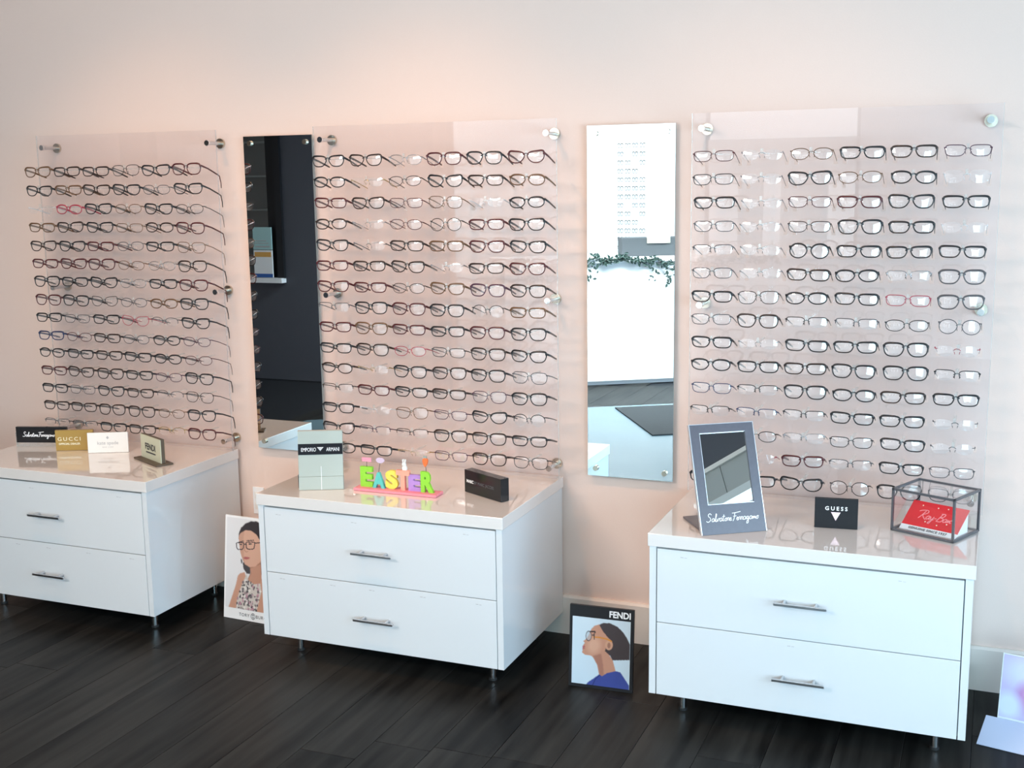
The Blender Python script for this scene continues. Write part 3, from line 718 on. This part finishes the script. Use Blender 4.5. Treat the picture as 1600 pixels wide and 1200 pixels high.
# left cabinet signs
t, T = board('brand_sign', 'black-fronted clear block with white script, leftmost sign on left cabinet', 'sign', -1.845, -.289, ZT+.001, 17.2)
obj('black_front', slab(0, .213, 0, .014, .019, .084, T), M['black'], t)
obj('clear_base', slab(0, .213, 0, .014, 0, .0187, T), M['acryblk'], t)
obj('clear_end', slab(-.003, -.0002, 0, .014, 0, .06, T), M['acrylic_edge'], t)
script('Salvatore Ferragamo', t, M['whitep'], T, .028, .044, .135, .0012, hs=1.05)
t, T = board('brand_sign', 'gold counter sign with pale capitals, between black sign and white card', 'sign', -1.639, -.291, ZT+.001, 24.4)
obj('board', slab(0, .150, 0, .012, 0, .083, T), M['gold'], t)
text('GUCCI', t, M['goldp'], T, .008, .040, .0215, 'LEFT', spacing=1.38, sx=1.12)
text('OFFICIAL DEALER', t, M['goldp'], T, .012, .024, .0105, 'LEFT', bold=.0003, sx=1.02)
t, T = board('brand_card', 'cream white card sign with faint grey print, on left cabinet', 'sign', -1.484, -.284, ZT+.001, 26, 2.4)
obj('board', slab(0, .158, 0, .010, 0, .081, T), M['creamc'], t, bevel=.0006)
lg = mat('faint_grey_print', (.50, .48, .47), .5)
text('kate spade', t, lg, T, .079, .033, .0195); text('NEW YORK', t, lg, T, .079, .020, .007, spacing=1.3)
obj('spade_emblem', MB().prism([(.079, .067), (.084, .061), (.0835, .058), (.0805, .0585), (.0815, .055), (.0765, .055), (.0775, .0585), (.0745, .058), (.074, .061)], -.001, 0, T), M['greyp'], t)
t, T = board('brand_sign', 'pale green sign in a dark bronze base, rightmost on left cabinet', 'sign', -1.225, -.278, ZT+.001, -26.7)
obj('board', slab(0, .174, 0, .003, .006, .097, T), M['sage'], t)
obj('bronze_back', slab(0, .176, .003, .016, .006, .098, T), M['bronze'], t)
obj('base', MB().box(-.010, .192, -.028, .040, 0, .006), M['bronze'], t)
obj('tan_back_face', slab(.001, .175, .0161, .0175, .007, .097, T), mat('tan_board', (.55, .38, .22), .5), t, label='tan back face')
text('FENDI', t, M['ink'], T, .085, .044, .034, sx=.98, bold=.0009)
obj('underline', slab(.046, .128, -.001, 0, .030, .035, T), M['ink'], t)
t = obj('brand_sign', MB().box(-.05, 0, 0, .02, 0, .085), M['blackm'], loc=(-1.9, -.318, ZT+.0005) if False else (-1.826-.05, -.20, ZT+.0005))
tag(t, 'black sign edge at the far left edge of the left cabinet', 'sign')
t.location = (-1.8755+.0, -.10, ZT+.0005)
bpy.data.objects.remove(t)

# ---------------------------------------------------------------- printed posters (flat prints)
class Paint:
    def __init__(s, nu, nv, w_, h_, bg):
        s.nu, s.nv = nu, nv
        u, v = np.meshgrid(np.linspace(0, 1, nu+1), np.linspace(0, 1, nv+1)); s.U, s.V = u, v   # v down
        s.A = np.ones((nv+1, nu+1, 3))*np.array(bg)
    def put(s, mask, c, a=1.0): k = (mask*a)[..., None]; s.A = s.A*(1-k)+np.array(c)*k
    def inside(s, X, Y, poly):
        ins = np.zeros(X.shape, bool); n = len(poly)
        for i in range(n):
            x1, y1 = poly[i]; x2, y2 = poly[(i+1) % n]
            if y1 == y2: continue
            c = ((y1 > Y) != (y2 > Y)) & (X < (x2-x1)*(Y-y1)/(y2-y1)+x1); ins ^= c
        return ins.astype(float)
    def poly(s, X, Y, poly, c, a=1.0, blur=1):
        mk = s.inside(X, Y, poly)
        for _ in range(blur):
            p = np.pad(mk, 1, 'edge'); mk = (p[1:-1, 1:-1]*2+p[:-2, 1:-1]+p[2:, 1:-1]+p[1:-1, :-2]+p[1:-1, 2:])/6
        s.put(mk, c, a)
    def ell(s, X, Y, cx, cy, rx, ry, c, a=1.0, soft=.15, ring=None):
        d = np.sqrt(((X-cx)/rx)**2+((Y-cy)/ry)**2)
        if ring: mk = np.clip(1-np.abs(d-1)/ring, 0, 1)
        else: mk = np.clip((1-d)/soft+.5, 0, 1)
        s.put(mk, c, a)
    def line(s, X, Y, pts, wd, c, a=1.0):
        for (x1, y1), (x2, y2) in zip(pts, pts[1:]):
            L = max((x2-x1)**2+(y2-y1)**2, 1e-9); t_ = np.clip(((X-x1)*(x2-x1)+(Y-y1)*(y2-y1))/L, 0, 1)
            d = np.hypot(X-(x1+t_*(x2-x1)), Y-(y1+t_*(y2-y1))); s.put(np.clip((wd-d)/(.35*wd)+.2, 0, 1), c, a)
    def build(s, name, T, u0, u1, v0, v1, parent, d=-.0008):
        nu, nv = s.nu, s.nv; V = [T(u0+(u1-u0)*s.U[j, i], d, v1+(v0-v1)*s.V[j, i]) for j in range(nv+1) for i in range(nu+1)]
        F = [(j*(nu+1)+i, (j+1)*(nu+1)+i, (j+1)*(nu+1)+i+1, j*(nu+1)+i+1) for j in range(nv) for i in range(nu)]
        me = bpy.data.meshes.new(name); me.from_pydata(V, [], F); me.update()
        ca = me.color_attributes.new('Col', 'FLOAT_COLOR', 'POINT'); arr = np.ones(((nu+1)*(nv+1), 4)); arr[:, :3] = s.A.reshape(-1, 3)
        ca.data.foreach_set('color', arr.ravel()); return link(name, me, M['print'], parent)

# poster of a woman in a floral dress, behind the middle cabinet
t, T = board('poster', 'white poster of a dark-haired woman in a floral dress, leaning behind middle cabinet', 'poster', -.861, -.306, .001, -3.4, 6.4)
pw, ph_ = .267, .398
obj('board', slab(0, pw, 0, .005, 0, ph_, T), M['whitep'], t)
obj('easel_back', MB().prism([(.03, .001), (.14, .001), (.056, .34), (.046, .34)], .11, .14, lambda u, d, v: (d, u, v)), M['whitep'], t)
P = Paint(130, 180, pw, ph_, (.80, .81, .83))
X = 120+503*(.03+.94*P.U); Y = 82+905*(.02+.875*P.V)+(X-120)*.15
skin, skd, hair = (.62, .34, .24), (.42, .20, .13), (.035, .025, .028)
P.poly(X, Y, [(243, 300), (243, 250), (262, 200), (300, 165), (350, 145), (400, 150), (450, 180), (485, 250), (495, 380), (490, 520), (470, 600), (440, 620), (430, 500)], hair)
P.poly(X, Y, [(262, 470), (275, 480), (290, 560), (320, 605), (352, 605), (350, 540), (300, 500), (268, 515)], hair, .95)
P.poly(X, Y, [(300, 590), (262, 600), (240, 625), (225, 700), (162, 900), (235, 915), (260, 760), (320, 650)], skin)
P.poly(X, Y, [(345, 530), (440, 480), (455, 700), (380, 695), (325, 660), (352, 600)], skd)
P.poly(X, Y, [(350, 560), (440, 520), (455, 700), (380, 695), (330, 665), (360, 600)], skin, .7)
P.poly(X, Y, [(440, 670), (500, 690), (560, 800), (580, 970), (405, 945), (425, 760)], skin)
dress = [(300, 650), (320, 605), (335, 665), (390, 700), (440, 690), (452, 760), (410, 950), (228, 915), (236, 840), (262, 740)]
P.poly(X, Y, dress, (.66, .62, .58))
rp = random.Random(3)
for _ in range(230):
    a, b = rp.uniform(230, 455), rp.uniform(620, 940)
    n_ = len(dress); ins = False
    for i in range(n_):
        x1, y1 = dress[i]; x2, y2 = dress[(i+1) % n_]
        if (y1 > b) != (y2 > b) and a < (x2-x1)*(b-y1)/(y2-y1)+x1: ins = not ins
    if ins: P.ell(X, Y, a, b, rp.uniform(4, 11), rp.uniform(5, 16), rp.choice([(.05, .05, .06), (.05, .05, .06), (.16, .13, .15), (.55, .30, .38), (.85, .83, .80)]), .85)
P.poly(X, Y, [(243, 280), (258, 245), (300, 222), (350, 225), (400, 265), (440, 330), (445, 430), (440, 500), (392, 542), (345, 548), (302, 522), (280, 480), (260, 420), (248, 350)], (.70, .42, .31))
P.poly(X, Y, [(243, 290), (262, 240), (290, 225), (285, 330), (290, 430), (300, 520), (280, 480), (260, 420), (248, 350)], skd, .35, 3)
P.poly(X, Y, [(243, 262), (255, 220), (300, 185), (360, 180), (420, 220), (460, 320), (450, 340), (400, 262), (350, 228), (300, 224), (262, 245)], hair)
P.poly(X, Y, [(287, 462), (310, 455), (345, 462), (338, 474), (312, 480), (292, 474)], (.45, .12, .12))
P.line(X, Y, [(300, 345), (296, 400), (312, 415), (328, 408)], 4, skd, .6)
P.line(X, Y, [(245, 328), (285, 318)], 4, hair); P.line(X, Y, [(315, 315), (375, 312)], 4, hair)
P.ell(X, Y, 262, 348, 13, 6, (.06, .05, .05)); P.ell(X, Y, 345, 344, 16, 6, (.06, .05, .05))
for bx in ((222, 290, 332, 392), (308, 386, 328, 390)):
    a0, a1, b0, b1 = bx; P.line(X, Y, [(a0, b0+6), (a0+8, b0), (a1-6, b0), (a1, b0+8), (a1-6, b1-10), (a1-18, b1), (a0+18, b1), (a0+5, b1-12), (a0, b0+6)], 4.2, (.03, .02, .03))
P.line(X, Y, [(288, 348), (310, 345)], 4, (.03, .02, .03)); P.line(X, Y, [(386, 338), (425, 334), (470, 345)], 5, (.05, .03, .03))
P.build('printed_photo', T, .03*pw, .97*pw, ph_*(1-.895), ph_*.98, t)
text('TORY', t, M['ink'], T, .073, .0150, .0175, 'LEFT', spacing=1.12); text('BURCH', t, M['ink'], T, .152, .0150, .0175, 'LEFT', spacing=1.12)
em = MB(); cc = (.139, .0205)
em.tube([T(cc[0]+.0095*math.cos(k*.2618), -.0008, cc[1]+.0115*math.sin(k*.2618)) for k in range(24)], .0009, 4, closed=True, flat=.4)
em.tube([T(cc[0], -.0008, cc[1]-.011), T(cc[0], -.0008, cc[1]+.011)], .0009, 4).tube([T(cc[0]-.005, -.0008, cc[1]+.005), T(cc[0]+.005, -.0008, cc[1]+.005)], .0008, 4).tube([T(cc[0]-.005, -.0008, cc[1]-.005), T(cc[0]+.005, -.0008, cc[1]-.005)], .0008, 4)
obj('round_emblem', em, M['ink'], t)

# poster of a woman in profile, black frame
t, T = board('poster', 'black-bordered poster of a woman in profile with blue top, between the cabinets', 'poster', .592, -.438, .001, 2.7, 5.1)
pw, ph_ = .2145, .273
obj('board', slab(0, pw, 0, .012, 0, ph_, T), M['blackm'], t)
obj('easel_back', MB().prism([(.03, .001), (.12, .001), (.040, .22), (.034, .22)], .09, .12, lambda u, d, v: (d, u, v)), M['blackm'], t)
text('FENDI', t, M['whitep'], T, pw-.009, ph_-.030, .029, 'RIGHT', bold=.0009, sx=.92)
P = Paint(140, 170, pw, ph_, (.62, .74, .82))
X = 143+(690-143)*P.U; Y = 250+(905-250)*P.V+(X-143)*.115
P.put(np.clip(P.V*.6, 0, 1), (.55, .72, .85), .8)
P.poly(X, Y, [(395, 335), (350, 350), (325, 375), (308, 412), (300, 440), (270, 482), (248, 497), (262, 515), (244, 545), (260, 560), (242, 577), (240, 610), (265, 630), (330, 642), (350, 665), (385, 730), (400, 800), (410, 845), (480, 830), (560, 790), (530, 680), (500, 640), (520, 560), (520, 480), (450, 400)], (.55, .28, .19))
P.poly(X, Y, [(350, 660), (395, 745), (410, 840), (450, 830), (440, 720), (420, 620), (340, 640)], (.30, .12, .09), .6, 4)
P.ell(X, Y, 350, 540, 60, 75, (.70, .42, .30), .7, .9)
P.poly(X, Y, [(395, 338), (440, 320), (500, 325), (570, 360), (620, 410), (660, 470), (688, 530), (690, 680), (530, 684), (505, 640), (455, 595), (470, 540), (520, 500), (480, 462), (430, 400)], (.055, .040, .042))
P.ell(X, Y, 492, 537, 36, 48, (.60, .33, .22)); P.ell(X, Y, 492, 540, 15, 28, (.25, .10, .07), .7)
P.line(X, Y, [(345, 458), (400, 462), (470, 478), (515, 500)], 7, (.65, .25, .03)); P.line(X, Y, [(315, 405), (355, 405), (358, 415)], 8, (.05, .03, .03))
P.ell(X, Y, 298, 448, 24, 44, (.45, .50, .55), .55); P.ell(X, Y, 298, 448, 26, 46, (.05, .04, .04), 1, ring=.2); P.ell(X, Y, 340, 440, 12, 8, (.05, .03, .03), .8)
P.line(X, Y, [(350, 425), (352, 480)], 5, (.05, .04, .04))
P.poly(X, Y, [(244, 545), (262, 540), (268, 556), (258, 562), (268, 572), (244, 578)], (.42, .12, .12))
P.poly(X, Y, [(270, 940), (300, 900), (345, 868), (405, 822), (432, 840), (480, 808), (560, 788), (605, 800), (645, 860), (690, 930), (690, 1010), (260, 960)], (.045, .07, .30))
P.line(X, Y, [(410, 830), (370, 870), (345, 930)], 5, (.02, .03, .16))
P.build('printed_photo', T, .010, pw-.010, .011, ph_-.038, t)

# pink poster at the right edge
t, T = board('poster', 'pink and white printed poster cut off at the right edge of frame', 'poster', 1.896, -.31, .001, -12, 11)
obj('board', slab(0, .24, 0, .005, 0, .238, T), M['whitep'], t)
P = Paint(60, 60, .24, .27, (.62, .52, .75)); X, Y = P.U, P.V
P.ell(X, Y, .35, .25, .3, .25, (.75, .74, .90), .9, .8); P.ell(X, Y, .30, .62, .12, .22, (.55, .20, .50), .8, .9); P.ell(X, Y, .62, .60, .28, .3, (.85, .50, .65), .9, .8); P.ell(X, Y, .1, .8, .15, .2, (.75, .80, .95), .9, .8)
P.build('printed_photo', T, 0.003, .237, .05, .236, t)
obj('foot_leaflet', MB().prism([(-.105, .0), (-.105, .002), (.006, .046), (-.002, .001)], -.03, .22, lambda u, d, v: (d, u-.004, v)), mat('lilac_leaflet', (.52, .55, .68), .6), t)
obj('easel_back', MB().prism([(.03, .001), (.12, .001), (.058, .16), (.052, .16)], .09, .12, lambda u, d, v: (d, u, v)), M['whitep'], t)
